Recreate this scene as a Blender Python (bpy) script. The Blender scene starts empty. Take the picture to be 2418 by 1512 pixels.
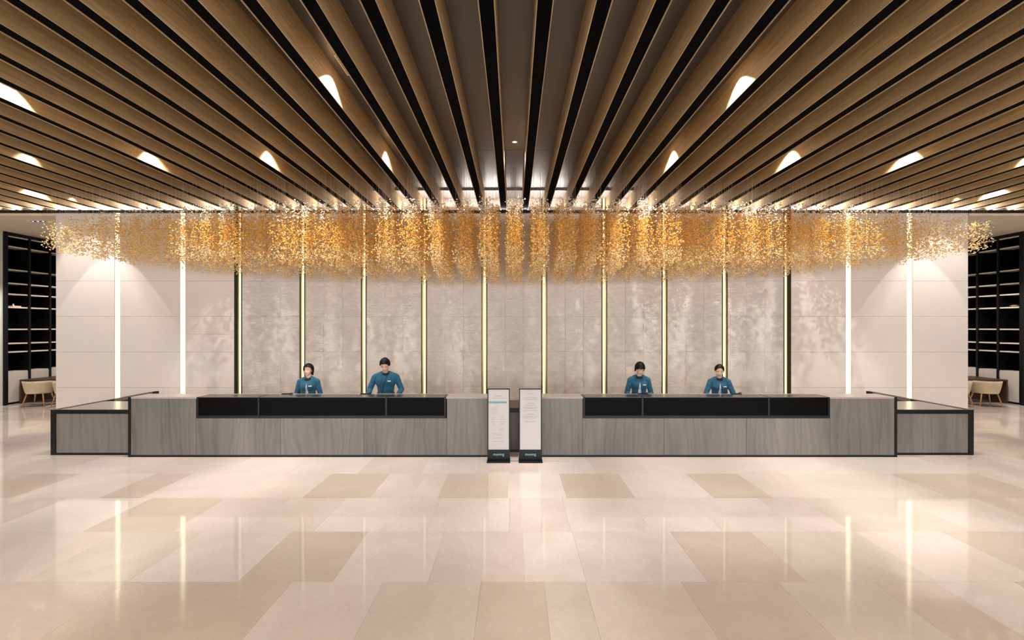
import bpy, bmesh, math, random
import numpy as np
from mathutils import Vector, Matrix, noise as mnoise

random.seed(7)
rng = np.random.default_rng(7)
S = bpy.context.scene
COL = S.collection
PI = math.pi

# ------------------------------------------------------------------ camera, world, exposure
F = 1100.0            # focal length in pixels of the 2418 px wide frame
VX, VY, CH = 1213.0, 772.0, 2.35
cam_d = bpy.data.cameras.new('camera')
cam_d.sensor_width = 36.0
cam_d.lens = 36.0 * F / 2418.0
cam_d.shift_x = -(VX - 1209.0) / 2418.0
cam_d.shift_y = (VY - 756.0) / 2418.0
cam_d.clip_end = 200
cam = bpy.data.objects.new('camera', cam_d)
cam.location = (0, 0, CH)
cam.rotation_euler = (PI / 2, 0, 0)
COL.objects.link(cam)
S.camera = cam

world = bpy.data.worlds.new('world')
S.world = world
world.use_nodes = True
wb = world.node_tree.nodes['Background']
wb.inputs[0].default_value = (1.0, 0.97, 0.95, 1)
wb.inputs[1].default_value = 0.55

S.view_settings.view_transform = 'Standard'
S.view_settings.look = 'None'
S.view_settings.gamma = 1.0
S.view_settings.use_curve_mapping = False
S.view_settings.exposure = 0.0
S.cycles.use_denoising = True
S.cycles.caustics_reflective = False
S.cycles.caustics_refractive = False
S.cycles.sample_clamp_indirect = 6.0

W_DOWN = 215.0        # power of a recessed downlight
W_WASH = 170.0        # power of a wall washer
WARM = (1.0, 0.95, 0.90)
WASHC = (1.0, 0.95, 0.91)


# added fill light, unseen behind the camera, to lift wall and desk fronts
fd = bpy.data.lights.new('front_fill', 'AREA')
fd.shape = 'RECTANGLE'
fd.size, fd.size_y = 28.0, 4.6
fd.energy = 1800
fd.color = (1.0, 0.99, 0.99)
fo = bpy.data.objects.new('front_fill', fd)
fo.location = (0, -6.6, 2.6)
fo.rotation_euler = (PI / 2, 0, 0)
COL.objects.link(fo)


# ------------------------------------------------------------------ helpers
def lin(c):
    c = c / 255.0
    return c / 12.92 if c <= 0.04045 else ((c + 0.055) / 1.055) ** 2.4


def rgb(r, g, b):
    return (lin(r), lin(g), lin(b), 1.0)


def XP(px, y):
    """world X of a photo column at depth y"""
    return (px - VX) * y / F


def ZP(py, y):
    """world Z of a photo row at depth y"""
    return CH + (VY - py) * y / F


def link(name, me, mat=None, parent=None, loc=None):
    o = bpy.data.objects.new(name, me)
    COL.objects.link(o)
    if mat is not None and me is not None and len(me.materials) == 0:
        me.materials.append(mat)
    if parent is not None:
        o.parent = parent
    if loc is not None:
        o.location = loc
    return o


def tag(o, label=None, cat=None, group=None, kind=None):
    if label:
        o['label'] = label
    if cat:
        o['category'] = cat
    if group:
        o['group'] = group
    if kind:
        o['kind'] = kind
    return o


def empty(name, loc=(0, 0, 0), rz=0.0):
    o = bpy.data.objects.new(name, None)
    o.empty_display_size = 0.1
    COL.objects.link(o)
    o.location = loc
    o.rotation_euler = (0, 0, rz)
    return o


BOXF = [(0, 3, 2, 1), (4, 5, 6, 7), (0, 1, 5, 4), (1, 2, 6, 5), (2, 3, 7, 6), (3, 0, 4, 7)]


def boxverts(x0, x1, y0, y1, z0, z1):
    return [(x0, y0, z0), (x1, y0, z0), (x1, y1, z0), (x0, y1, z0), (x0, y0, z1), (x1, y0, z1), (x1, y1, z1), (x0, y1, z1)]


def boxes_mesh(name, boxes, bevel=0.0):
    v, f = [], []
    for b in boxes:
        n = len(v)
        v += boxverts(*b)
        f += [tuple(i + n for i in q) for q in BOXF]
    me = bpy.data.meshes.new(name)
    me.from_pydata(v, [], f)
    me.update()
    if bevel > 0:
        bm = bmesh.new()
        bm.from_mesh(me)
        bmesh.ops.bevel(bm, geom=bm.edges[:], offset=bevel, segments=2, affect='EDGES', profile=0.6)
        bm.to_mesh(me)
        bm.free()
    return me


def box(name, b, mat, parent=None, bevel=0.0):
    """a box given in the parent's coordinates"""
    return link(name, boxes_mesh(name, [b], bevel), mat, parent)


def tube_mesh(name, pts, radii, seg=10, cap=True, smooth=True):
    v, f = [], []
    P = [Vector(p) for p in pts]
    for i, p in enumerate(P):
        if i == 0:
            d = P[1] - P[0]
        elif i == len(P) - 1:
            d = P[-1] - P[-2]
        else:
            d = P[i + 1] - P[i - 1]
        d.normalize()
        a = d.orthogonal().normalized() if abs(d.z) < 0.99 else Vector((1, 0, 0))
        a = (Vector((1, 0, 0)) - d * d.x).normalized() if abs(d.x) < 0.9 else Vector((0, 1, 0))
        b = d.cross(a).normalized()
        a = b.cross(d).normalized()
        for k in range(seg):
            t = 2 * PI * k / seg
            q = p + (a * math.cos(t) + b * math.sin(t)) * radii[i]
            v.append(tuple(q))
    for i in range(len(P) - 1):
        for k in range(seg):
            k2 = (k + 1) % seg
            f.append((i * seg + k, i * seg + k2, (i + 1) * seg + k2, (i + 1) * seg + k))
    if cap:
        f.append(tuple(range(seg - 1, -1, -1)))
        n = (len(P) - 1) * seg
        f.append(tuple(n + k for k in range(seg)))
    me = bpy.data.meshes.new(name)
    me.from_pydata(v, [], f)
    me.update()
    if smooth:
        for p in me.polygons:
            p.use_smooth = len(p.vertices) == 4
    return me


def lathe_mesh(name, prof, seg=24):
    """closed profile of (r, z) turned round Z"""
    v, f = [], []
    n = len(prof)
    for k in range(seg):
        t = 2 * PI * k / seg
        for r, z in prof:
            v.append((r * math.cos(t), r * math.sin(t), z))
    for k in range(seg):
        k2 = (k + 1) % seg
        for i in range(n - 1):
            f.append((k * n + i, k2 * n + i, k2 * n + i + 1, k * n + i + 1))
    me = bpy.data.meshes.new(name)
    me.from_pydata(v, [], f)
    me.update()
    for p in me.polygons:
        p.use_smooth = True
    return me


# ------------------------------------------------------------------ materials
def newmat(name):
    m = bpy.data.materials.new(name)
    m.use_nodes = True
    nt = m.node_tree
    return m, nt, nt.nodes['Principled BSDF']


def plain(name, col, rough=0.5, metal=0.0, spec=0.5, coat=0.0):
    m, nt, p = newmat(name)
    p.inputs['Base Color'].default_value = col
    p.inputs['Roughness'].default_value = rough
    p.inputs['Metallic'].default_value = metal
    p.inputs['Specular IOR Level'].default_value = spec
    p.inputs['Coat Weight'].default_value = coat
    return m


def node(nt, kind, **kw):
    n = nt.nodes.new(kind)
    for k, v in kw.items():
        setattr(n, k, v)
    return n


def coords(nt, scale=(1, 1, 1), rand=0.0):
    tc = node(nt, 'ShaderNodeTexCoord')
    mp = node(nt, 'ShaderNodeMapping')
    mp.inputs['Scale'].default_value = scale
    nt.links.new(tc.outputs['Object'], mp.inputs['Vector'])
    if rand:
        oi = node(nt, 'ShaderNodeObjectInfo')
        mu = node(nt, 'ShaderNodeVectorMath', operation='SCALE')
        cb = node(nt, 'ShaderNodeCombineXYZ')
        for i in range(3):
            nt.links.new(oi.outputs['Random'], cb.inputs[i])
        nt.links.new(cb.outputs[0], mu.inputs[0])
        mu.inputs['Scale'].default_value = rand
        nt.links.new(mu.outputs[0], mp.inputs['Location'])
    return mp.outputs['Vector']


def noise(nt, vec, scale, detail=4.0, rough=0.55, dist=0.0):
    n = node(nt, 'ShaderNodeTexNoise')
    n.inputs['Scale'].default_value = scale
    n.inputs['Detail'].default_value = detail
    n.inputs['Roughness'].default_value = rough
    n.inputs['Distortion'].default_value = dist
    nt.links.new(vec, n.inputs['Vector'])
    return n.outputs['Fac']


def ramp(nt, fac, stops):
    r = node(nt, 'ShaderNodeValToRGB')
    e = r.color_ramp.elements
    while len(e) < len(stops):
        e.new(0.5)
    for el, (p, c) in zip(e, stops):
        el.position = p
        el.color = c
    nt.links.new(fac, r.inputs['Fac'])
    return r.outputs['Color']


def mix(nt, a, b, fac, blend='MIX'):
    n = node(nt, 'ShaderNodeMix', data_type='RGBA', blend_type=blend)
    if isinstance(fac, float):
        n.inputs[0].default_value = fac
    else:
        nt.links.new(fac, n.inputs[0])
    for s, i in ((a, 6), (b, 7)):
        if isinstance(s, tuple):
            n.inputs[i].default_value = s
        else:
            nt.links.new(s, n.inputs[i])
    return n.outputs[2]


def bump(nt, p, h, strength, dist=0.01):
    b = node(nt, 'ShaderNodeBump')
    b.inputs['Strength'].default_value = strength
    b.inputs['Distance'].default_value = dist
    nt.links.new(h, b.inputs['Height'])
    nt.links.new(b.outputs[0], p.inputs['Normal'])


def mat_floor():
    """polished cream limestone; each tile's own tone comes with its object colour"""
    m, nt, p = newmat('polished_limestone')
    v = coords(nt, (1, 1, 1), 40.0)
    oi = node(nt, 'ShaderNodeObjectInfo')
    n1 = noise(nt, v, 1.1, 5, 0.6, 0.8)
    n2 = noise(nt, v, 26.0, 6, 0.7)
    c = ramp(nt, n1, [(0.3, (0.90, 0.885, 0.86, 1)), (0.7, (1.03, 1.03, 1.03, 1))])
    c2 = ramp(nt, n2, [(0.35, (0.93, 0.92, 0.90, 1)), (0.62, (1.02, 1.02, 1.02, 1))])
    a = mix(nt, oi.outputs['Color'], c, 1.0, 'MULTIPLY')
    a = mix(nt, a, c2, 0.75, 'MULTIPLY')
    nt.links.new(a, p.inputs['Base Color'])
    p.inputs['Roughness'].default_value = 0.055
    p.inputs['Specular IOR Level'].default_value = 0.5
    n3 = noise(nt, v, 2.2, 1, 0.4)
    bump(nt, p, n3, 0.02, 0.02)
    return m


def mat_wood():
    m, nt, p = newmat('oak_veneer')
    v = coords(nt, (14, 0.7, 14), 30.0)
    n1 = noise(nt, v, 2.2, 8, 0.65, 0.6)
    oi = node(nt, 'ShaderNodeObjectInfo')
    c = ramp(nt, n1, [(0.3, rgb(148, 124, 89)), (0.55, rgb(177, 150, 110)), (0.75, rgb(193, 167, 127))])
    t = ramp(nt, oi.outputs['Random'], [(0, (0.86, 0.86, 0.86, 1)), (1, (1.05, 1.04, 1.02, 1))])
    nt.links.new(mix(nt, c, t, 1.0, 'MULTIPLY'), p.inputs['Base Color'])
    p.inputs['Roughness'].default_value = 0.5
    bump(nt, p, n1, 0.08, 0.003)
    return m


def mat_veinstone(name, dark, mid, light, scale=(1, 1, 1), rough=0.35):
    """grey stone with upright wavy veins"""
    m, nt, p = newmat(name)
    v = coords(nt, (1.0 * scale[0], 1.0, 0.22 * scale[2]), 25.0)
    w = node(nt, 'ShaderNodeTexWave', wave_type='BANDS', bands_direction='X', wave_profile='SIN')
    w.inputs['Scale'].default_value = 1.5
    w.inputs['Distortion'].default_value = 12.0
    w.inputs['Detail'].default_value = 3.0
    w.inputs['Detail Scale'].default_value = 1.1
    nt.links.new(v, w.inputs['Vector'])
    n1 = noise(nt, v, 1.2, 4, 0.6, 0.5)
    v2 = coords(nt, (60, 60, 4), 25.0)
    n2 = noise(nt, v2, 1.4, 3, 0.6)
    c = ramp(nt, w.outputs['Fac'], [(0.0, mid), (0.45, light), (0.8, mid), (1.0, dark)])
    c1 = ramp(nt, n1, [(0.3, dark), (0.7, light)])
    a = mix(nt, c, c1, 0.72)
    g = ramp(nt, n2, [(0.3, (0.88, 0.88, 0.88, 1)), (0.7, (1.06, 1.06, 1.06, 1))])
    nt.links.new(mix(nt, a, g, 0.55, 'MULTIPLY'), p.inputs['Base Color'])
    p.inputs['Roughness'].default_value = rough
    return m


def mat_wallstone():
    """split-face travertine: real relief by bump, even colour"""
    m, nt, p = newmat('split_face_travertine')
    v = coords(nt, (1, 1, 1), 50.0)
    vs = coords(nt, (1.0, 1.0, 2.2), 50.0)
    n1 = noise(nt, vs, 7.0, 7, 0.62, 0.9)
    n2 = noise(nt, v, 4.5, 6, 0.65, 0.6)
    oi = node(nt, 'ShaderNodeObjectInfo')
    c = ramp(nt, n2, [(0.3, rgb(214, 206, 199)), (0.7, rgb(229, 222, 216))])
    t = ramp(nt, oi.outputs['Random'], [(0, (0.95, 0.945, 0.94, 1)), (1, (1.02, 1.02, 1.02, 1))])
    nt.links.new(mix(nt, c, t, 1.0, 'MULTIPLY'), p.inputs['Base Color'])
    p.inputs['Roughness'].default_value = 0.75
    p.inputs['Specular IOR Level'].default_value = 0.25
    bump(nt, p, n1, 0.8, 0.05)
    return m


def mat_plaster(name, col, bumpy=0.02):
    m, nt, p = newmat(name)
    v = coords(nt, (1, 1, 1), 20.0)
    n1 = noise(nt, v, 3.0, 4, 0.5)
    c = ramp(nt, n1, [(0.3, tuple(x * 0.965 for x in col[:3]) + (1,)), (0.7, col)])
    nt.links.new(c, p.inputs['Base Color'])
    p.inputs['Roughness'].default_value = 0.6
    p.inputs['Specular IOR Level'].default_value = 0.3
    bump(nt, p, noise(nt, v, 40, 3), bumpy, 0.004)
    return m


def mat_brushed(name, col, rough=0.42, metal=0.55):
    m, nt, p = newmat(name)
    v = coords(nt, (60, 0.6, 60), 10.0)
    n1 = noise(nt, v, 2.0, 4, 0.6)
    c = ramp(nt, n1, [(0.3, tuple(x * 0.86 for x in col[:3]) + (1,)), (0.7, col)])
    nt.links.new(c, p.inputs['Base Color'])
    p.inputs['Roughness'].default_value = rough
    p.inputs['Metallic'].default_value = metal
    return m


def mat_emit(name, col, strength):
    m = bpy.data.materials.new(name)
    m.use_nodes = True
    nt = m.node_tree
    nt.nodes.remove(nt.nodes['Principled BSDF'])
    e = node(nt, 'ShaderNodeEmission')
    e.inputs[0].default_value = col
    e.inputs[1].default_value = strength
    nt.links.new(e.outputs[0], nt.nodes['Material Output'].inputs[0])
    return m


def mat_fabric(name, col, folds=0.7):
    m, nt, p = newmat(name)
    v = coords(nt)
    n1 = noise(nt, v, 9.0, 4, 0.6)
    c = ramp(nt, n1, [(0.3, tuple(x * 0.8 for x in col[:3]) + (1,)), (0.7, col)])
    nt.links.new(c, p.inputs['Base Color'])
    p.inputs['Roughness'].default_value = 0.75
    p.inputs['Sheen Weight'].default_value = 0.15
    bump(nt, p, noise(nt, v, 8.0, 3, 0.6, 0.8), folds, 0.04)
    return m


def mat_bead():
    m = bpy.data.materials.new('amber_glass_bead')
    m.use_nodes = True
    nt = m.node_tree
    p = nt.nodes['Principled BSDF']
    at = node(nt, 'ShaderNodeAttribute', attribute_name='bead_colour')
    nt.links.new(at.outputs['Color'], p.inputs['Base Color'])
    p.inputs['Roughness'].default_value = 0.16
    p.inputs['Specular IOR Level'].default_value = 0.7
    tr = node(nt, 'ShaderNodeBsdfTranslucent')
    nt.links.new(at.outputs['Color'], tr.inputs[0])
    mx = node(nt, 'ShaderNodeMixShader')
    mx.inputs[0].default_value = 0.45
    nt.links.new(p.outputs[0], mx.inputs[1])
    nt.links.new(tr.outputs[0], mx.inputs[2])
    tp = node(nt, 'ShaderNodeBsdfTransparent')
    tp.inputs[0].default_value = (1.0, 0.86, 0.62, 1)
    m2 = node(nt, 'ShaderNodeMixShader')
    m2.inputs[0].default_value = 0.28
    nt.links.new(mx.outputs[0], m2.inputs[1])
    nt.links.new(tp.outputs[0], m2.inputs[2])
    nt.links.new(m2.outputs[0], nt.nodes['Material Output'].inputs[0])
    return m


M = {}
M['floor'] = mat_floor()
M['wood'] = mat_wood()
M['black'] = plain('matt_black_metal', rgb(14, 14, 15), 0.6, 0.0, 0.25)
M['void'] = plain('black_felt', rgb(5, 5, 6), 0.95, 0.0, 0.05)
M['satin_black'] = plain('satin_black_steel', rgb(9, 10, 11), 0.35, 0.0, 0.3)
M['black_glass'] = plain('black_glass', rgb(5, 5, 5), 0.3, 0.0, 0.05)
M['smoked_glass'] = plain('smoked_glass_top', rgb(60, 50, 42), 0.22, 0.0, 0.5)
M['stone'] = mat_veinstone('grey_vein_stone', rgb(86, 83, 80), rgb(109, 106, 102), rgb(130, 126, 121))
M['stone_dark'] = mat_veinstone('dark_grey_vein_stone', rgb(66, 58, 55), rgb(84, 76, 72), rgb(100, 92, 88))
M['stone_top'] = plain('honed_pale_stone', rgb(168, 155, 147), 0.35)
M['grey_top'] = plain('satin_grey_worktop', rgb(140, 130, 120), 0.22, 0.3)
M['wallstone'] = mat_wallstone()
M['wallpanel'] = mat_plaster('smooth_cream_wall_panel', rgb(230, 219, 211))
M['wallback'] = mat_plaster('wall_render', rgb(150, 138, 128))
M['sidewall'] = mat_plaster('pale_grey_paint', rgb(214, 214, 204))
M['soffit'] = mat_plaster('soffit_paint', rgb(214, 198, 180))
M['metalpanel'] = mat_brushed('brushed_bronze_panel', rgb(99, 93, 86), 0.36)
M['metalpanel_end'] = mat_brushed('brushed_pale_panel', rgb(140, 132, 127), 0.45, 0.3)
M['brass'] = plain('satin_brass', rgb(222, 198, 128), 0.45, 0.6)
M['bronze'] = plain('dark_bronze', rgb(62, 52, 24), 0.4, 0.7)
M['led_soft'] = mat_emit('soft_golden_light_diffuser', (1.0, 0.89, 0.55, 1), 1.5)
M['led_bright'] = mat_emit('bright_warm_light_diffuser', (1.0, 0.90, 0.60, 1), 3.4)
M['lamp'] = mat_emit('lamp_lens', (1.0, 0.90, 0.78, 1), 12.0)
M['white_trim'] = plain('white_trim', rgb(225, 220, 212), 0.4)
M['walnut'] = plain('dark_walnut', rgb(70, 44, 30), 0.45)
M['cream'] = mat_fabric('cream_upholstery', rgb(205, 186, 155), 0.06)
M['ash'] = plain('pale_ash_wood', rgb(170, 128, 88), 0.45)
M['shelf'] = plain('pale_shelf_board', rgb(205, 195, 182), 0.4)
M['base_panel'] = mat_plaster('pale_cabinet_panel', rgb(208, 196, 184))
M['poster'] = plain('matt_white_print', rgb(196, 192, 192), 0.5)
M['ink'] = plain('grey_ink', rgb(128, 122, 121), 0.6)
M['teal_ink'] = plain('teal_ink', rgb(110, 160, 158), 0.6)
M['logo'] = plain('pale_teal_lettering', rgb(120, 190, 195), 0.4)
M['wire'] = plain('fine_steel_wire', rgb(214, 200, 180), 0.35)
M['bead'] = mat_bead()
M['skin'] = plain('skin', rgb(226, 184, 163), 0.5)
M['lip'] = plain('lips', rgb(170, 90, 84), 0.45)
M['eyewhite'] = plain('eye_white', rgb(225, 220, 214), 0.3)
M['iris'] = plain('dark_iris', rgb(28, 18, 14), 0.3)
M['hair'] = plain('black_hair', rgb(9, 7, 7), 0.55, 0.0, 0.25)
M['jacket'] = mat_fabric('teal_blue_jacket_cloth', rgb(17, 86, 114))
M['collar'] = mat_fabric('navy_collar_cloth', rgb(10, 16, 30))
M['shirt'] = mat_fabric('white_blouse_cloth', rgb(222, 218, 222))
M['trousers'] = mat_fabric('black_trouser_cloth', rgb(24, 26, 32))
M['shoe'] = plain('black_shoe_leather', rgb(16, 15, 15), 0.35)
M['badge'] = plain('white_name_badge', rgb(235, 240, 240), 0.3)
M['ornament'] = plain('tan_ornament', rgb(190, 140, 100), 0.5)

# ------------------------------------------------------------------ structure: floor
floor = link('floor', boxes_mesh('floor', [(-16.2, 16.2, -7.0, 19.0, -0.25, -0.005)]), M['floor'])
floor.color = rgb(190, 172, 156)
tag(floor, 'polished cream limestone floor of large staggered tiles', 'floor', kind='structure')
TONES = {'l': (233, 220, 211), 'm': (228, 213, 202), 'p': (229, 213, 205), 'd': (217, 200, 184), 'k': (215, 196, 183), 'g': (222, 209, 195)}
ROWS = {  # front edge depth of the row: the joints the photo shows, each with the tone of the tile to its right
    3.24: [(-5.1, 'k'), (-3.56, 'd'), (-2.04, 'p'), (-1.2, 'g'), (-0.30, 'd'), (0.277, 'g'), (0.655, 'm'), (1.54, 'k'), (2.42, 'g'), (3.30, 'k'), (3.86, 'm'), (4.6, 'd')],
    4.29: [(-5.6, 'm'), (-4.5, 'g'), (-3.56, 'l'), (-2.54, 'd'), (-1.67, 'l'), (-0.79, 'p'), (0.10, 'l'), (0.67, 'l'), (1.79, 'k'), (2.70, 'g'), (3.9, 'm'), (4.9, 'd')],
    5.33: [(-6.1, 'l'), (-4.95, 'd'), (-3.93, 'p'), (-3.06, 'm'), (-2.3, 'l'), (-1.0, 'l'), (-0.05, 'p'), (0.66, 'l'), (1.58, 'l'), (2.41, 'l'), (3.34, 'p'), (3.89, 'g'), (5.25, 'm'), (6.3, 'd')],
    6.38: [(-8.1, 'k'), (-6.9, 'm'), (-5.70, 'k'), (-5.12, 'p'), (-3.81, 'm'), (-2.9, 'd'), (-1.98, 'p'), (-1.41, 'm'), (-1.04, 'd'), (-0.08, 'l'), (0.73, 'd'), (1.67, 'l'), (2.75, 'd'), (3.56, 'm'), (4.40, 'g'), (6.0, 'd'), (7.4, 'm')],
    7.43: [(-9.2, 'm'), (-7.4, 'p'), (-6.0, 'm'), (-4.7, 'p'), (-3.6, 'l'), (-2.5, 'm'), (-1.5, 'l'), (-0.6, 'p'), (0.4, 'l'), (1.33, 'm'), (2.17, 'p'), (3.12, 'm'), (4.3, 'p'), (5.9, 'l'), (7.2, 'm'), (9.0, 'd')],
}
tiles = []
y = 2.19
k = 0
while y < 18.0:
    key = min(ROWS, key=lambda q: abs(q - y))
    half = min(15.9, 1.16 * (y + 1.05) * 1.10 + 0.6)
    if abs(key - y) < 0.2:
        ed = list(ROWS[key])
    else:
        ed = [(random.uniform(-0.9, 0.0), random.choice('lmpdgm'))]
    while ed[-1][0] < half:
        ed.append((ed[-1][0] + random.choice((0.9, 1.2, 1.35, 1.6, 1.8)), random.choice('lmpdgmk' if ed[-1][0] > 6 else 'lmpg')))
    while ed[0][0] > -half:
        ed.insert(0, (ed[0][0] - random.choice((0.9, 1.2, 1.35, 1.6, 1.8)), random.choice('lmpdgmk')))
    for (x0, t), (x1, _) in zip(ed[:-1], ed[1:]):
        a, b = max(x0, -15.95), min(x1, 15.95)
        if b - a > 0.05:
            tiles.append((a, b, y, y + 1.05, t))
    y += 1.05
big, rest = [], []
for t in tiles:
    hid = t[2] > 8.5 and abs((t[0] + t[1]) / 2) < 8.0          # behind the desks
    (rest if hid or len(big) >= 290 else big).append(t)
G = 0.0007
for (x0, x1, y0, y1, t) in big:
    cx, cy = (x0 + x1) / 2, (y0 + y1) / 2
    o = link('tile', boxes_mesh('tile', [(x0 - cx + G, x1 - cx - G, y0 - cy + G, y1 - cy - G, -0.005, 0.0)]), M['floor'], floor, (cx, cy, 0))
    c = TONES[t]
    j = random.uniform(-3, 3)
    o.color = rgb(c[0] + j, c[1] + j, c[2] + j)
rest += [(x, min(x + 1.5, 15.95), yy, yy + 1.05, 'm') for yy in (-6.21 + 1.05 * i for i in range(8)) for x in (-15.9 + 1.5 * j for j in range(22)) if x < 15.9]
rt = link('remaining_tiles', boxes_mesh('remaining_tiles', [(a + G, b - G, c + G, d - G, -0.005, 0.0) for a, b, c, d, _ in rest]), M['floor'], floor)
rt.color = rgb(228, 209, 191)
tag(rt, kind='stuff')

# ------------------------------------------------------------------ structure: back wall with its panels
YW, YO = 11.90, 11.80                     # face of the stone bays, face of the plain outer bays
slots_px = [277, 431, 565, 714, 859, 1001.5, 1144, 1285, 1427, 1569, 1711.5, 1857, 2004, 2148]
SX = [XP(p, YO if (p < 500 or p > 1950) else YW) for p in slots_px]
wall = link('wall_back', boxes_mesh('wall_back', [(XP(132, YO), XP(2286, YO), 12.06, 12.35, 0.0, 5.75)]), M['wallback'])
tag(wall, 'tall reception back wall of stone bays between plain cream panels', 'wall', kind='structure')
ZR = [0.0, 0.81, 1.71, 2.61, 3.51, 4.41, 5.31, 5.72]
HW = 0.072
edges = [XP(132, YO)] + SX + [XP(2286, YO)]
unit = {}


def panel(x0, x1, z0, z1, y0, mat, g=0.0018):
    w, h = round(x1 - x0 - 2 * g, 3), round(z1 - z0 - 2 * g, 3)
    key = (w, h, y0, mat.name)
    if key not in unit:
        me = boxes_mesh('panel', [(-w / 2, w / 2, 0, 12.06 - y0, -h / 2, h / 2)], 0.0015)
        me.materials.append(mat)
        unit[key] = me
    return link('panel', unit[key], None, wall, ((x0 + x1) / 2, y0, (z0 + z1) / 2))


for i in range(15):
    a = edges[i] + (HW if i > 0 else 0)
    b = edges[i + 1] - (HW if i < 14 else 0)
    outer = i < 3 or i > 11
    if i == 2:
        b = XP(553, YO)
    if i == 12:
        a = XP(1868, YO)
    zr = list(ZR)
    if i == 2:
        zr.insert(3, 2.16)
    for z0, z1 in zip(zr[:-1], zr[1:]):
        if outer:
            panel(a, b, z0, z1, YO, M['wallpanel'])
        else:
            for c in range(3):
                panel(a + (b - a) * c / 3, a + (b - a) * (c + 1) / 3, z0, z1, YW + random.choice((0, 0, 0.003)), M['wallstone'], 0.0013)
# black returns where the plain bays stand proud of the stone ones
box('black_return', (XP(553, YO), XP(553, YO) + 0.012, YO + 0.002, 12.06, 0, 5.7), M['black'], wall)
box('black_return', (XP(1868, YO) - 0.012, XP(1868, YO), YO + 0.002, 12.06, 0, 5.7), M['black'], wall)

# ------------------------------------------------------------------ structure: side walls, soffit behind, far wall
SWX = 15.2
for sx, nm in ((-1, 'left'), (1, 'right')):
    w = link('wall_' + nm, boxes_mesh('wall_' + nm, [(-0.15, 0.15, 2.0, 13.86, 0, 6.1)]), M['sidewall'], None, (sx * (SWX + 0.15), 0, 0))
    tag(w, 'pale grey side wall beside the dark bookcase at the %s edge' % nm, 'wall', kind='structure')
    w = link('wall_recess_' + nm, boxes_mesh('wall_recess_' + nm, [(-0.15, 0.15, 13.80, 18.0, 0, 6.1)]), M['sidewall'], None, (sx * (SWX + 0.85), 0, 0))
    tag(w, 'wall behind the dark bookcase at the %s' % nm, 'wall', kind='structure')
w = link('wall_far', boxes_mesh('wall_far', [(-16.2, 16.2, 18.0, 18.3, 0, 6.1)]), M['sidewall'])
tag(w, 'far wall of the seating area behind the reception wall', 'wall', kind='structure')
for sx, nm in ((-1, 'left'), (1, 'right')):
    x0, x1 = sorted((sx * 11.2, sx * 16.2))
    so = link('ceiling_soffit_' + nm, boxes_mesh('ceiling_soffit_' + nm, [(x0, x1, 12.36, 18.0, 5.20, 5.4), (sx * 11.66 if sx > 0 else x0, x1 if sx > 0 else sx * 11.66, 11.93, 12.36, 5.20, 5.4)]), M['soffit'])
    tag(so, 'smooth cream soffit above the %s bookcase' % nm, 'ceiling', kind='structure')

# ------------------------------------------------------------------ structure: ceiling of oak slats, black channels and bronze panels
ZHI, ZLO = 5.68, 5.30
PITCH, BW, OFF = 0.535, 0.156, 0.018
YB0, YB1 = -6.0, 11.86
NB = 28
ceiling = link('ceiling', boxes_mesh('ceiling', [(-16.2, 16.2, -6.2, 12.05, 5.80, 6.1)]), M['black'])
tag(ceiling, 'ceiling of oak slats with black channels between bronze panels', 'ceiling', kind='structure')
h = BW / 2
T = 0.0095
slat_me = boxes_mesh('slat', [(-h, -h + T, YB0, YB1, ZLO, ZHI + 0.1), (h - T, h, YB0, YB1, ZLO, ZHI + 0.1), (-h + T, h - T, YB0, YB1, ZLO + 0.05, ZHI + 0.1)])
slat_me.materials.append(M['wood'])
chan_me = boxes_mesh('black_channel', [(-h + T, h - T, YB0, YB1 - 0.002, ZLO + 0.012, ZLO + 0.05)])
chan_me.materials.append(M['void'])
PW = PITCH - BW
pan_me, panb_me, pane_me = (boxes_mesh('ceiling_panel', [b]) for b in (
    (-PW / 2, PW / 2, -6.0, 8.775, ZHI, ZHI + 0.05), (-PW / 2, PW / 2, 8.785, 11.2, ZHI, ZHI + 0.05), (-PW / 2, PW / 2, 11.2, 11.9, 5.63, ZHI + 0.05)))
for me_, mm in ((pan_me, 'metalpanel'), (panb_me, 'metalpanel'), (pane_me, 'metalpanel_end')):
    me_.materials.append(M[mm])
for i in range(-NB, NB):
    x = OFF + (i + 0.5) * PITCH
    s = link('slat', slat_me, None, ceiling, (x, 0, 0))
    link('black_channel', chan_me, None, s)
    if i > -NB:
        px_ = OFF + i * PITCH
        for me_ in (pan_me, panb_me, pane_me):
            link('ceiling_panel', me_, None, ceiling, (px_, 0, 0))
tr = link('trim_1', boxes_mesh('trim_1', [(-15.2, 15.2, 11.70, 11.715, 5.225, 5.282), (-15.2, 15.2, 11.715, 11.79, 5.225, 5.235)]), M['black'])
tag(tr, 'thin black trough along the wall end of the oak ceiling', 'trim', kind='structure')
# lit cove hidden in the trough
for sx in (-1, 1):
    ld = bpy.data.lights.new('cove_light', 'AREA')
    ld.shape = 'RECTANGLE'
    ld.size, ld.size_y = 14.6, 0.05
    ld.energy = 330
    ld.color = (1.0, 0.95, 0.92)
    lo = bpy.data.objects.new('cove_light', ld)
    COL.objects.link(lo)
    lo.parent = tr
    lo.location = (sx * 7.4, 11.765, 5.272)
    lo.rotation_euler = (PI + 0.75, 0, 0)

# ------------------------------------------------------------------ recessed lamps with their own light
N_ORD = ['first', 'second', 'third', 'fourth', 'fifth', 'sixth', 'seventh', 'eighth', 'ninth', 'tenth', 'eleventh', 'twelfth', 'thirteenth', 'fourteenth']


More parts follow.
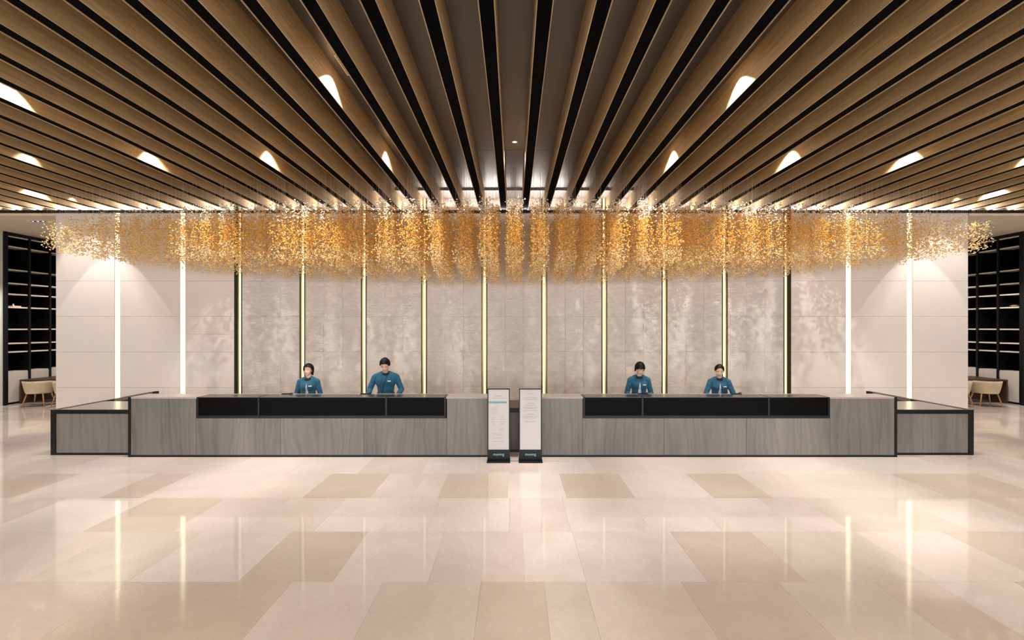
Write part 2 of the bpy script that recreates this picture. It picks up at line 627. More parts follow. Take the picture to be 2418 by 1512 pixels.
def spot(parent, loc, power, angle, blend, col, aim=None, radius=0.03):
    ld = bpy.data.lights.new('lamp_light', 'SPOT')
    ld.energy = power
    ld.spot_size = math.radians(angle)
    ld.spot_blend = blend
    ld.color = col
    ld.shadow_soft_size = radius
    o = bpy.data.objects.new('lamp_light', ld)
    COL.objects.link(o)
    o.parent = parent
    o.location = loc
    if aim:
        o.rotation_euler = Vector(aim).to_track_quat('-Z', 'Y').to_euler()
    return o


ring_me = lathe_mesh('trim_ring', [(0.034, 0.0), (0.055, 0.0), (0.055, -0.008), (0.036, -0.008), (0.034, 0.0)])
ring_me.materials.append(M['white_trim'])
lens_me = lathe_mesh('lamp_lens', [(0.0, -0.003), (0.034, -0.003), (0.034, 0.001), (0.0, 0.001)])
lens_me.materials.append(M['lamp'])


def downlight(x, y, label, group, power=W_DOWN, angle=104, blend=0.25, z=ZHI, col=WARM, aim=None):
    t = empty('downlight', (x, y, z))
    tag(t, label, 'ceiling light', group)
    link('trim_ring', ring_me, None, t)
    link('lamp_lens', lens_me, None, t)
    if power:
        spot(t, (0, 0, -0.02), power, angle, blend, col, aim)
    return t


frame_me = boxes_mesh('trim_frame', [(-0.075, -0.06, -0.23, 0.23, -0.012, 0.0), (0.06, 0.075, -0.23, 0.23, -0.012, 0.0), (-0.06, 0.06, -0.23, -0.215, -0.012, 0.0), (-0.06, 0.06, 0.215, 0.23, -0.012, 0.0)])
frame_me.materials.append(M['white_trim'])
well_me = boxes_mesh('black_well', [(-0.06, 0.06, -0.215, 0.215, -0.004, 0.0)])
well_me.materials.append(M['void'])
head_me = lathe_mesh('lamp_head', [(0.0, -0.012), (0.030, -0.012), (0.042, -0.02), (0.046, -0.012), (0.046, -0.002), (0.0, -0.002)], 16)
head_me.materials.append(M['satin_black'])
tl_me = lathe_mesh('lamp_lens', [(0.0, -0.0135), (0.024, -0.0135), (0.024, -0.0115), (0.0, -0.0115)], 16)
tl_me.materials.append(M['lamp'])


def triple_light(x, y, label, group, power=W_DOWN, z=ZHI, angle=104):
    t = empty('recessed_spotlight', (x, y, z))
    tag(t, label, 'ceiling light', group)
    link('trim_frame', frame_me, None, t)
    link('black_well', well_me, None, t)
    for k in (-1, 0, 1):
        hd = link('lamp_head', head_me, None, t, (0, k * 0.138, 0))
        link('lamp_lens', tl_me, None, hd)
    if power:
        spot(t, (0, 0, -0.03), power, angle, 0.2, WARM)
    return t


GL = 'recessed lamps between the ceiling slats'
gx = [OFF + k * PITCH for k in range(-30, 31)]      # centres of the panels between the slats


def G_(k):
    return OFF + k * PITCH


triple_light(G_(-4), 5.92, 'white framed triple lamp left of centre in the nearest visible row', GL, W_DOWN * 1.4)
triple_light(G_(5), 5.95, 'triple lamp behind the brightly lit slat right of centre, nearest row', GL, W_DOWN * 1.4)
triple_light(G_(-12), 6.05, 'triple lamp by the glowing slat at the left photo edge', GL, W_DOWN * 1.3)
triple_light(G_(13), 6.05, 'triple lamp by the glowing slat at the right photo edge', GL, W_DOWN * 1.3)
names2 = {-16: 'outermost on the left', -12: 'second from the left', -8: 'third from the left', -4: 'just left of the middle', 0: 'in the central bay', 5: 'just right of the middle', 9: 'third from the right', 13: 'second from the right', 17: 'outermost on the right'}
for k, n_ in names2.items():
    downlight(G_(k), 8.38, 'small round downlight in the middle row of lamps, ' + n_, GL, W_DOWN * (0.8 if k == 0 else 2.1 if abs(k) < 15 else 0.9), 104 if abs(k) < 15 else 92, 0.7 if k < 0 else 0.35, aim=(0, 0.22, -1) if abs(k) < 15 else None)
for k, n_ in ((-20, 'left'), (20, 'right')):
    downlight(G_(k), 10.6, 'round downlight near the wall above the %s end of the desk' % n_, GL, W_DOWN * 0.9)
washes = [-19, 19]
for j, k in enumerate(washes):
    downlight(G_(k), 10.92, 'wall washing downlight above the bright light cone at the %s end of the wall' % ('left', 'right')[j], 'wall washers in front of the back wall', W_WASH, 61, 0.06, ZHI, WASHC)
# the same rows go on over the part of the hall behind the camera
for yy in (3.4, 0.6):
    for k in (-20, -12, -4, 5, 13, 21):
        downlight(G_(k), yy, 'round downlight over the hall behind the camera', 'lamps behind the camera', W_DOWN * 0.9)

GS = 'triple lamps in the cream soffits'
for (px, py, sx, nm) in ((90, 522, -1, 'left'), (2322, 528, 1, 'right')):
    yy = (5.2 - CH) * F / (VY - py)
    t = triple_light(XP(px, yy), yy, 'triple recessed lamp in the soffit above the %s bookcase' % nm, GS, W_DOWN * 2.2, 5.2, 120)
    t.rotation_euler = (0, 0, PI / 2)
    downlight(sx * 13.3, 15.6, 'round lamp deeper in the soffit above the %s seating' % nm, GS, W_DOWN * 1.6, 120, 0.4, 5.2)

# ------------------------------------------------------------------ vertical light strips
for i, x in enumerate(SX):
    bright = i in (0, 1, 12, 13)
    yf = YO if bright else YW
    t = empty('wall_light_strip', (x, yf, 0))
    side = 'left' if i < 7 else 'right'
    n_ = i + 1 if i < 7 else 14 - i
    if bright:
        lb = 'bright white light strip between plain panels, %s from the %s end of wall' % (N_ORD[n_ - 1], side)
    elif i in (2, 11):
        lb = 'gold light strip with a wide black edge where stone begins at %s' % side
    else:
        lb = 'slim gold light strip between stone bays, %s from the %s end of wall' % (N_ORD[n_ - 1], side)
    tag(t, lb, 'light strip', 'vertical light strips in the back wall')
    H = 5.7
    w = HW - 0.003
    if bright:
        box('side_trim', (-w, -w + 0.006, 0.005, 0.15, 0, H), M['white_trim'], t)
        box('side_trim', (w - 0.006, w, 0.005, 0.15, 0, H), M['white_trim'], t)
        box('back_plate', (-w, w, 0.15, 0.19, 0, H), M['brass'], t)
        box('light_diffuser', (-w + 0.006, w - 0.006, 0.04, 0.07, 0, H), M['led_bright'], t)
    else:
        o_ = -1 if i < 7 else 1            # outward side
        a = sorted((o_ * w, o_ * (w - 0.010)))
        b = sorted((-o_ * w, -o_ * (w - 0.022)))
        box('dark_edge', (a[0], a[1], 0.0, 0.12, 0, H), M['black'], t)
        box('bronze_edge', (b[0], b[1], 0.0, 0.12, 0, H), M['bronze'], t)
        lo, hi = min(a[1], b[1]), max(a[0], b[0])
        box('brass_plate', (lo, hi, 0.035, 0.12, 0, H), M['brass'], t)
        c = (lo + hi) / 2 - o_ * 0.012
        box('light_diffuser', (c - 0.024, c + 0.024, 0.022, 0.035, 0, H), M['led_soft'], t)

# ------------------------------------------------------------------ reception desks
YD0, YD1, HD = 8.40, 8.83, 1.082


def desk(side):
    if side < 0:
        x0, x1 = XP(303, YD0), -0.33
        joints = [XP(p, YD0) for p in (463, 663, 859, 1055)]
        d0, d1 = XP(465, YD0), XP(1053, YD0)
        div = [XP(611, YD0), XP(912, YD0)]
        outer = x0
    else:
        x0, x1 = 0.33, XP(2118, YD0)
        joints = [XP(p, YD0) for p in (1376, 1568, 1763, 1960)]
        d0, d1 = XP(1377, YD0), XP(1959, YD0)
        div = [XP(1517, YD0), XP(1815, YD0)]
        outer = x1
    nm = 'left' if side < 0 else 'right'
    r = empty('reception_desk', ((x0 + x1) / 2, YD0, 0))
    tag(r, 'long grey stone reception desk with black glass inset, %s of the two signs' % nm, 'reception desk', 'pair of long reception desks')
    ox = (x0 + x1) / 2

    def B(name, a, b, y0, y1, z0, z1, mat, bev=0.0, parent=None):
        return box(name, (a - ox, b - ox, y0 - YD0, y1 - YD0, z0, z1), mat, parent or r, bev)
    zb = 0.70
    fr = 0.045
    e0, e1 = (outer + fr, x1) if side < 0 else (x0, outer - fr)
    B('carcass', e0, e1, YD0 + 0.03, YD1 - 0.02, 0.0, HD - 0.35, M['black'])
    B('carcass_back', e0, e1, YD1 - 0.06, YD1 - 0.02, HD - 0.35, HD - 0.03, M['stone_dark'])
    # black end frame and plinth
    if side < 0:
        B('end_frame', outer, outer + fr, YD0 - 0.006, YD1, 0, HD + 0.0015, M['satin_black'])
    else:
        B('end_frame', outer - fr, outer, YD0 - 0.006, YD1, 0, HD + 0.0015, M['satin_black'])
    B('plinth', e0, e1, YD0 - 0.004, YD0 + 0.03, 0, 0.036, M['satin_black'])
    # stone front: full height at the ends, low under the inset
    ed = [e0] + joints + [e1]
    for a, b in zip(ed[:-1], ed[1:]):
        mid = (a + b) / 2
        top = zb if d0 - 0.05 < mid < d1 + 0.05 else HD - 0.03
        B('stone_panel', a + 0.002, b - 0.002, YD0, YD0 + 0.03, 0.036, top, M['stone'], 0.002)
    # pale stone top: two ends and the rim behind the inset
    YR = YD1 - 0.06
    B('stone_top', e0, d0, YD0, YD1, HD - 0.03, HD, M['stone_top'], 0.003)
    B('stone_top', d1, e1, YD0, YD1, HD - 0.03, HD, M['stone_top'], 0.003)
    B('stone_rim', d0, d1, YR, YD1, HD - 0.03, HD, M['stone_top'], 0.003)
    # black inset
    B('inset_floor', d0, d1, YD0 - 0.008, YR, zb, zb + 0.05, M['satin_black'])
    B('inset_back', d0, d1, YR - 0.03, YR, zb + 0.05, HD - 0.012, M['void'])
    cuts = [d0] + div + [d1]
    for c in cuts:
        a, b = (c, c + 0.03) if c == d0 else ((c - 0.03, c) if c == d1 else (c - 0.015, c + 0.015))
        B('inset_post', a, b, YD0 - 0.008, YR - 0.03, zb + 0.05, HD - 0.004, M['satin_black'])
    for j, (a, b) in enumerate(zip(cuts[:-1], cuts[1:])):
        a2 = a + (0.03 if j == 0 else 0.015)
        b2 = b - (0.03 if j == 2 else 0.015)
        B('black_glass_pane', a2, b2, YD0, YD0 + 0.012, zb + 0.05, HD - 0.012, M['black_glass'])
        B('smoked_glass_top', a2, b2, YD0 - 0.004, YR - 0.001, HD - 0.012, HD - 0.001, M['smoked_glass'])
    return r


desk(-1)
desk(1)

# low centre counter between the two desks
cc = empty('low_counter', (0, 8.73, 0))
tag(cc, 'low dark counter filling the gap between the two long desks', 'counter')
box('worktop', (-0.32, 0.32, 0.0, 0.95, 0.79, 0.826), M['walnut'], cc)
box('black_band', (-0.32, 0.32, -0.01, 0.02, 0.745, 0.826), M['satin_black'], cc)
box('front_panel', (-0.32, 0.32, 0.0, 0.03, 0.05, 0.745), M['stone_dark'], cc)
box('plinth', (-0.32, 0.32, -0.005, 0.03, 0.0, 0.05), M['satin_black'], cc)
box('carcass', (-0.30, 0.30, 0.03, 0.9, 0.0, 0.79), M['black'], cc)

# low end counters running back at each side
YR0, YR1, HR = 8.53, 11.02, 0.83
for side, nm in ((-1, 'left'), (1, 'right')):
    xo = XP(120, YR0) if side < 0 else XP(2299, YR0)
    xi = XP(303, YD0) - 0.002 if side < 0 else XP(2118, YD0) + 0.002
    r = empty('end_counter', (xo, YR0, 0))
    tag(r, 'low black framed end counter at the %s end of the reception desks' % nm, 'counter', 'pair of low end counters')
    L = abs(xi - xo)

    def B(name, a, b, y0, y1, z0, z1, mat, bev=0.0):
        aa, bb = sorted((-side * a, -side * b))
        return box(name, (aa, bb, y0, y1, z0, z1), mat, r, bev)
    fw = 0.085
    B('outer_panel', 0, fw, -0.006, YR1 - YR0, 0, HR, M['satin_black'], 0.003)
    B('inner_lining', fw, fw + 0.012, 1.05, YR1 - YR0 - 0.05, 0.45, HR - 0.06, M['bronze'])
    B('mirror_strip', fw, fw + 0.012, 1.25, YR1 - YR0 - 0.22, HR - 0.06, HR - 0.004, M['grey_top'])
    B('top_band', fw, L, -0.004, 0.03, HR - 0.075, HR, M['satin_black'], 0.002)
    B('stone_panel', fw + 0.002, L, 0.012, 0.04, 0.036, HR - 0.075, M['stone'], 0.002)
    B('plinth', fw, L, 0.0, 0.03, 0, 0.034, M['satin_black'])
    B('worktop', fw, L, 0.31, 1.02, HR - 0.04, HR - 0.006, M['grey_top'])
    B('worktop_front', fw, L - 0.03, 0.03, 0.31, HR - 0.04, HR - 0.006, M['grey_top'])
    B('carcass', fw, L - 0.02, 0.35, 1.0, 0, HR - 0.04, M['black'])

# ------------------------------------------------------------------ sign stands
def text_mesh(name, body, size, extrude=0.001):
    cu = bpy.data.curves.new(name, 'FONT')
    cu.body = body
    cu.size = size
    cu.extrude = extrude
    cu.align_x = 'CENTER'
    cu.align_y = 'CENTER'
    cu.offset = 0.0006
    o = bpy.data.objects.new(name, cu)
    COL.objects.link(o)
    dg = bpy.context.evaluated_depsgraph_get()
    me = bpy.data.meshes.new_from_object(o.evaluated_get(dg))
    bpy.data.objects.remove(o)
    return me


YS = 8.17
for k, (pa, pb) in enumerate(((1151, 1204), (1225.5, 1279.5))):
    xa, xb = XP(pa, YS), XP(pb, YS)
    w = (xb - xa) / 2
    r = empty('sign_stand', ((xa + xb) / 2, YS, 0))
    tag(r, ('white notice stand with a teal heading bar, left of the pair' if k == 0 else 'white notice stand with centred paragraphs of text, right of the pair'), 'sign', 'pair of notice stands')
    HS = ZP(918, YS)
    box('base_plate', (-w - 0.005, w + 0.005, -0.15, 0.14, 0, 0.022), M['satin_black'], r, 0.003)
    zl = ZP(1062, YS)
    link('upright_frame', boxes_mesh('upright_frame', [(-w, -w + 0.016, -0.012, 0.03, 0.022, HS), (w - 0.016, w, -0.012, 0.03, 0.022, HS), (-w + 0.016, w - 0.016, -0.012, 0.03, HS - 0.016, HS), (-w + 0.016, w - 0.016, -0.012, 0.03, 0.022, zl), (-w + 0.016, w - 0.016, 0.012, 0.03, zl, HS - 0.016)]), M['satin_black'], r)
    box('poster', (-w + 0.016, w - 0.016, -0.004, 0.012, zl, HS - 0.016), M['poster'], r)
    lg = link('lettering', text_mesh('lettering', 'muving', 0.068), M['logo'], r, (0, -0.0135, ZP(1073, YS)))
    lg.rotation_euler = (PI / 2, 0, 0)
    lines = []

    def row(py, c, width, hgt=0.006, gap=True):
        z = ZP(py, YS)
        x = c - width / 2
        while x < c + width / 2 - 0.005:
            l = random.uniform(0.012, 0.03) if gap else width
            lines.append((x, min(x + l, c + width / 2), -0.0052, -0.0038, z - hgt / 2, z + hgt / 2))
            x += l + 0.007
    if k == 0:
        row(935.5, 0.0, 0.14, 0.007)
        row(940.5, 0.0, 0.22)
        for j, py in enumerate((961, 964.5, 968, 973, 977.5)):
            row(py, -0.07 if j else -0.06, 0.10, 0.004)
        for py in (986, 990, 996, 1000, 1003):
            row(py, -0.09, 0.06, 0.004)
            row(py, 0.06, 0.08, 0.004)
        for py in (1012, 1015, 1024, 1027, 1035):
            row(py, -0.02 if py > 1020 else 0.05, 0.16 if py > 1020 else 0.09, 0.004)
        row(1043, 0.0, 0.2, 0.004)
        zt = ZP(950.5, YS)
        box('heading_bar', (-w + 0.022, w - 0.055, -0.0055, -0.004, zt - 0.018, zt + 0.018), M['teal_ink'], r)
    else:
        row(930, 0.0, 0.12, 0.006)
        for py, wd in ((940, 0.26), (944, 0.24), (952.5, 0.15), (957, 0.19), (961.5, 0.26), (965.5, 0.22), (970, 0.24), (978.5, 0.17), (983, 0.26), (987, 0.25), (996, 0.19)):
            row(py, -0.005, wd, 0.0065)
    link('printed_text', boxes_mesh('printed_text', lines), M['ink'], r)

# ------------------------------------------------------------------ dark pads lying on the desk rims
for px, lb in ((679, 'left of the smiling woman'), (864, 'beside the man'), (1518, 'before the short haired woman'), (1738, 'right of the woman with tied back hair')):
    t = empty('tablet', (XP(px, 8.8), 8.795, HD))
    tag(t, 'thin dark tablet lying on the desk rim, ' + lb, 'tablet', 'tablets on the desks')
    tw = 0.10
    box('case', (-tw, tw, -0.025, 0.03, 0.0, 0.010), M['satin_black'], t, 0.003)
    box('screen', (-tw + 0.008, tw - 0.008, -0.02, 0.025, 0.010, 0.0115), M['black_glass'], t)
    fl = box('lifted_flap', (0, 0.05, -0.02, 0.025, 0.0, 0.004), M['satin_black'], t)
    fl.location = (tw - 0.052, 0, 0.0115)
    fl.rotation_euler = (0, -0.35, 0)

# ------------------------------------------------------------------ bookcases, tables and chairs at the sides
SHZ = [0.97, 1.58, 1.84, 2.27, 2.94, 3.34, 3.67, 4.08, 4.78]
UP = [13.97, 14.62, 15.27, 15.92, 16.57, 17.22]
for side, nm in ((-1, 'left'), (1, 'right')):
    r = empty('bookcase', (side * SWX, 13.86, 0))
    tag(r, 'tall black built-in bookcase with thin pale shelves at the %s edge' % nm, 'bookcase', 'pair of built-in bookcases')
    D = 0.42

    def B(name, a, b, y0, y1, z0, z1, mat, parent=None):
        aa, bb = sorted((side * a, side * b))
        return box(name, (aa, bb, y0 - 13.86, y1 - 13.86, z0, z1), mat, parent or r)
    B('back_panel', D, D + 0.03, 13.90, 17.3, 0, 5.19, M['void'])
    B('frame', -0.05, D, 13.865, 13.93, 0, 5.19, M['black'])
    B('frame', -0.02, D, 13.93, 13.99, 0, 5.19, M['satin_black'])
    B('top_rail', -0.02, D, 13.99, 17.3, 5.10, 5.19, M['black'])
    for u in UP[1:]:
        B('upright', -0.02, D, u - 0.03, u + 0.03, 0, 5.10, M['satin_black'])
    for z in SHZ:
        for u0, u1 in zip(UP[:-1], UP[1:]):
            B('shelf', 0.02, D, u0 + 0.03, u1 - 0.03, z - 0.02, z + 0.02, M['shelf'])
    for u0, u1 in zip(UP[:-1], UP[1:]):
        B('base_panel', 0.01, 0.04, u0 + 0.03, u1 - 0.03, 0.06, 0.95, M['base_panel'])
        B('shelf_lip', 0.012, 0.02, u0 + 0.03, u1 - 0.03, 5.06, 5.10, M['shelf'])
    # ornament on one shelf
    zt = 2.94 + 0.02
    if side < 0:
        o = empty('open_book', (side * (SWX + 0.14), 14.28, zt))
        tag(o, 'small tan book lying on a shelf of the left bookcase', 'book')
        box('cover', (-0.11, 0.11, -0.13, 0.13, 0.0, 0.035), M['ornament'], o, 0.004)
        box('pages', (-0.10, 0.112, -0.12, 0.12, 0.008, 0.028), M['poster'], o)
        link('bookend_knob', lathe_mesh('bookend_knob', [(0, 0.035), (0.03, 0.035), (0.022, 0.06), (0.012, 0.075), (0.016, 0.09), (0.0, 0.1)], 12), M['white_trim'], o)
    else:
        o = empty('fruit_bowl', (side * (SWX + 0.16), 14.29, zt))
        o.scale = (0.72, 0.72, 0.6)
        tag(o, 'shallow tan bowl standing on a shelf of the right bookcase', 'bowl')
        link('bowl', lathe_mesh('bowl', [(0.0, 0.0), (0.05, 0.0), (0.13, 0.05), (0.15, 0.075), (0.14, 0.075), (0.12, 0.058), (0.05, 0.018), (0.0, 0.015)], 20), M['ornament'], o)
        bm = bmesh.new()
        for q in range(5):
            bmesh.ops.create_icosphere(bm, subdivisions=2, radius=0.035, matrix=Matrix.Translation((0.06 * math.cos(q * 1.26), 0.06 * math.sin(q * 1.26), 0.065)))
        me = bpy.data.meshes.new('decor_balls')
        bm.to_mesh(me)
        bm.free()
        link('decor_balls', me, M['ornament'], o)

    # table
    xa, xb = side * 15.12, side * 12.1
    r = empty('writing_table', ((xa + xb) / 2, 14.25, 0))
    tag(r, 'long dark walnut table with slab ends behind the %s tub chairs' % nm, 'table', 'pair of walnut tables')
    hl = abs(xb - xa) / 2
    box('table_top', (-hl, hl, 0, 1.1, 0.685, 0.73), M['walnut'], r, 0.003)
    for s_ in (-1, 1):
        a, b = sorted((s_ * hl, s_ * (hl - 0.05)))
        box('slab_leg', (a, b, 0.005, 1.095, 0, 0.685), M['walnut'], r)
    box('modesty_panel', (-hl + 0.05, hl - 0.05, 0.62, 0.65, 0.05, 0.685), M['walnut'], r)


def tub_chair(loc, rz, label):
    r = empty('tub_chair', loc, rz)
    tag(r, label, 'chair', 'cream tub chairs at the tables')
    # shell open to +Y
    nA, nZ = 30, 7
    v, f = [], []
    for j in range(nZ):
        t = j / (nZ - 1)
        for i in range(nA):
            a = math.radians(-90 - 138 + 276 * i / (nA - 1))
            u = abs(i / (nA - 1) - 0.5) * 2
            ztop = 0.75 - 0.12 * max(0, (u - 0.45) / 0.55) ** 1.5
            z = 0.385 + (ztop - 0.385) * t
            rx = 0.295 + 0.085 * t ** 0.8
            ry = 0.27 + 0.06 * t ** 0.8
            v.append((rx * math.cos(a), ry * math.sin(a), z))
    for j in range(nZ - 1):
        for i in range(nA - 1):
            f.append((j * nA + i, j * nA + i + 1, (j + 1) * nA + i + 1, (j + 1) * nA + i))
    me = bpy.data.meshes.new('shell')
    me.from_pydata(v, [], f)
    me.update()
    for p in me.polygons:
        p.use_smooth = True
    sh = link('shell', me, M['cream'], r)
    md = sh.modifiers.new('solid', 'SOLIDIFY')
    md.thickness = 0.035
    md.offset = -1
    seat = lathe_mesh('seat', [(0, 0.385), (0.27, 0.385), (0.29, 0.40), (0.285, 0.44), (0.25, 0.462), (0, 0.468)], 24)
    link('seat', seat, M['cream'], r)
    for sx in (-1, 1):
        for sy in (-1, 1):
            link('leg', tube_mesh('leg', [(sx * 0.19, sy * 0.17, 0.39), (sx * 0.275, sy * 0.25, 0.0)], [0.021, 0.012], 10), M['ash'], r)
    return r


tub_chair((XP(91, 13.82), 13.84, 0), 0.25, 'cream tub chair nearest the left bookcase, wholly in view')
tub_chair((XP(91, 13.82) + 0.84, 13.86, 0), -0.1, 'cream tub chair half hidden by the left end of the wall')
tub_chair((XP(2328, 13.82), 13.84, 0), -0.25, 'cream tub chair nearest the right bookcase, wholly in view')
tub_chair((XP(2328, 13.82) - 0.84, 13.86, 0), 0.1, 'cream tub chair half hidden by the right end of the wall')

# ------------------------------------------------------------------ chandelier of hanging beads
chand = empty('bead_chandelier', (OFF, 10.45, ZHI))
tag(chand, 'wide boat-shaped chandelier of amber glass beads on fine wires', 'chandelier')
CX, CY = OFF, 10.42
A_, B_ = 10.75, 1.17
ico = bmesh.new()
bmesh.ops.create_icosphere(ico, subdivisions=1, radius=1.0)
ico_v = np.array([v.co[:] for v in ico.verts])
ico2 = bmesh.new()
bmesh.ops.create_icosphere(ico2, subdivisions=2, radius=1.0)
ico_v2 = np.array([v.co[:] for v in ico2.verts])
ico2.verts.index_update()
ico_f = np.array([[v.index for v in f.verts] for f in ico.faces])
ico_f2 = np.array([[v.index for v in f.verts] for f in ico2.faces])
beads, wires = [], []
KM = int(A_ / PITCH)
for k in range(-KM, KM + 1):
    xc = OFF + k * PITCH
    fx = 1 - (abs(xc - CX) / A_) ** 2
    if fx <= 0.01:
        continue
    prof = math.sqrt(fx)
    ns = int(122 * prof * (0.40 + 0.60 * fx ** 0.5)) + 8
    for s in range(ns):
        x = xc + rng.uniform(-0.175, 0.175)
        yy = CY + B_ * prof * rng.uniform(-1, 1)
        yn = (yy - CY) / (B_ * prof + 1e-6)
        e = math.sqrt(max(0.0, 1 - 0.55 * yn * yn))
        zt = 4.52 + 0.50 * prof * (0.55 + 0.45 * e)
        zb = 4.20 - (0.83 * prof ** 1.15 + 0.0) * (0.62 + 0.38 * (0.5 + 0.5 * yn))
        nb = max(1, int((zt - zb) * 18.5 * rng.uniform(0.7, 1.25) + rng.random()))
        zs = zt - (zt - zb) * rng.uniform(0, 1, nb) ** 0.92
        for z in zs:
            q = (z - zb) / (zt - zb)                      # 1 top, 0 bottom
            beads.append((x + rng.normal(0, 0.028), yy + rng.normal(0, 0.028), z, rng.uniform(0.0105, 0.0195), q, yn, fx))
        wires.append((x, yy, zs.min()))
beads = np.array(beads)


BEADC = ((0.92, 0.88, 0.82), (0.99, 0.86, 0.57), (0.99, 0.71, 0.22), (0.97, 0.61, 0.11))


def bead_colour(b):
    q, yn, fx = b[4], b[5], b[6]
    clear, pale, amber, deep = (np.array(q) for q in BEADC)
    j = rng.random()
    base = amber if j < 0.6 else deep
    if j > 0.9:
        base = pale
    if q > 0.62 + 0.55 * (yn + 1):
        base = clear if rng.random() < 0.8 else pale
    elif q < 0.30:
        base = pale if rng.random() < 0.45 + (0.3 - q) * 1.6 else amber
    edge = max(0.0, 0.62 - fx) / 0.5
    if rng.random() < edge:
        base = pale
    return np.minimum(base * rng.uniform(0.9, 1.06), 0.99)


def bead_mesh(name, arr, V, Fc, cols, origin):
    n, nv, nf = len(arr), len(V), len(Fc)
    sq = np.stack([np.ones(n), np.ones(n), rng.uniform(0.62, 1.0, n)], 1)
    P = V[None] * (arr[:, 3, None] * sq)[:, None, :]
    ax = rng.uniform(0, 2 * PI, n)
    ca, sa = np.cos(ax)[:, None], np.sin(ax)[:, None]
    til = rng.uniform(-0.8, 0.8, n)
    ct, st = np.cos(til)[:, None], np.sin(til)[:, None]
    Y2, Z2 = P[:, :, 1] * ct - P[:, :, 2] * st, P[:, :, 1] * st + P[:, :, 2] * ct
    X3, Y3 = P[:, :, 0] * ca - Y2 * sa, P[:, :, 0] * sa + Y2 * ca
    P = np.stack([X3, Y3, Z2], 2) + (arr[:, :3] - np.array(origin))[:, None, :]
    Fq = (Fc[None] + (np.arange(n) * nv)[:, None, None]).reshape(-1, 3)
    me = bpy.data.meshes.new(name)
    me.vertices.add(n * nv)
    me.vertices.foreach_set('co', P.astype(np.float32).ravel())
    me.loops.add(n * nf * 3)
    me.loops.foreach_set('vertex_index', Fq.astype(np.int32).ravel())
    me.polygons.add(n * nf)
    me.polygons.foreach_set('loop_start', np.arange(n * nf, dtype=np.int32) * 3)
    me.polygons.foreach_set('use_smooth', np.ones(n * nf, dtype=bool))
    at = me.attributes.new('bead_colour', 'FLOAT_COLOR', 'POINT')
    c = np.ones((n, nv, 4), dtype=np.float32)
    c[:, :, :3] = cols[:, None, :]
    at.data.foreach_set('color', c.ravel())
    me.update(calc_edges=True)
    me.validate()
    return me


cols = np.array([bead_colour(b) for b in beads])
near = np.argsort(beads[:, 1] / (beads[:, 3] / 0.025))[:290]
mask = np.ones(len(beads), bool)
mask[near] = False
org = np.array((OFF, 10.45, ZHI))
ob = link('beads', bead_mesh('beads', beads[mask], ico_v, ico_f, cols[mask], org), M['bead'], chand)
tag(ob, kind='stuff')
protos = []
for c in BEADC:
    a = np.array([[0, 0, 0, 1.0]])
    me = bead_mesh('bead', a, ico_v2, ico_f2, np.array([c]), (0, 0, 0))
    me.materials.append(M['bead'])
    protos.append((np.array(c), me))
for i in near:
    b = beads[i]
    me = min(protos, key=lambda q: np.abs(q[0] - cols[i]).sum())[1]
    o = link('bead', me, None, chand, tuple(b[:3] - org))
    o.scale = (b[3],) * 3
    o.rotation_euler = tuple(rng.uniform(0, 3, 3))
v, f = [], []
RWI = 0.0005
for (x, yy, z) in wires:
    n = len(v)
    for zz in (z, 5.68):
        for t in (0.5, 2.6, 4.7):
            v.append((x - org[0] + RWI * math.cos(t), yy - org[1] + RWI * math.sin(t), zz - org[2]))
    f += [(n, n + 1, n + 4, n + 3), (n + 1, n + 2, n + 5, n + 4), (n + 2, n, n + 3, n + 5)]
me = bpy.data.meshes.new('wires')
me.from_pydata(v, [], f)
ob = link('wires', me, M['wire'], chand)
tag(ob, kind='stuff')


# ------------------------------------------------------------------ people
def blob(name, prims, voxel, smooth=4, keep=None, cuts=()):
    """union of tapered capsules and ellipsoids grown into one closed surface"""
    bm = bmesh.new()
    for p in prims:
        if p[0] == 'e':                                     # ellipsoid: centre, radii, rotation
            mt = Matrix.Translation(p[1]) @ (p[3].to_4x4() if len(p) > 3 else Matrix.Identity(4)) @ Matrix.Diagonal((*p[2], 1))
            bmesh.ops.create_icosphere(bm, subdivisions=3, radius=1.0, matrix=mt)
        else:                                               # capsule: p0, r0, p1, r1, flatten
            p0, r0, p1, r1 = Vector(p[1]), p[2], Vector(p[3]), p[4]
            for c, r_ in ((p0, r0), (p1, r1)):
                bmesh.ops.create_icosphere(bm, subdivisions=2, radius=r_, matrix=Matrix.Translation(c))
            d = p1 - p0
            q = d.to_track_quat('Z', 'Y').to_matrix().to_4x4()
            bmesh.ops.create_cone(bm, cap_ends=True, segments=16, radius1=r0, radius2=r1, depth=d.length, matrix=Matrix.Translation((p0 + p1) / 2) @ q)
    me = bpy.data.meshes.new(name)
    bm.to_mesh(me)
    bm.free()
    o = bpy.data.objects.new(name, me)
    COL.objects.link(o)
    r_ = o.modifiers.new('r', 'REMESH')
    r_.mode = 'VOXEL'
    r_.voxel_size = voxel
    s_ = o.modifiers.new('s', 'SMOOTH')
    s_.factor = 0.5
    s_.iterations = smooth
    dg = bpy.context.evaluated_depsgraph_get()
    out = bpy.data.meshes.new_from_object(o.evaluated_get(dg))
    bpy.data.objects.remove(o)
    bpy.data.meshes.remove(me)
    if keep is not None:
        bm = bmesh.new()
        bm.from_mesh(out)
        for co, no in cuts:
            bmesh.ops.bisect_plane(bm, geom=bm.verts[:] + bm.edges[:] + bm.faces[:], plane_co=co, plane_no=no)
        kill = [fc for fc in bm.faces if not keep(fc.calc_center_median())]
        bmesh.ops.delete(bm, geom=kill, context='FACES')
        bm.to_mesh(out)
        bm.free()
    for pl in out.polygons:
        pl.use_smooth = True
    out.name = name
    return out


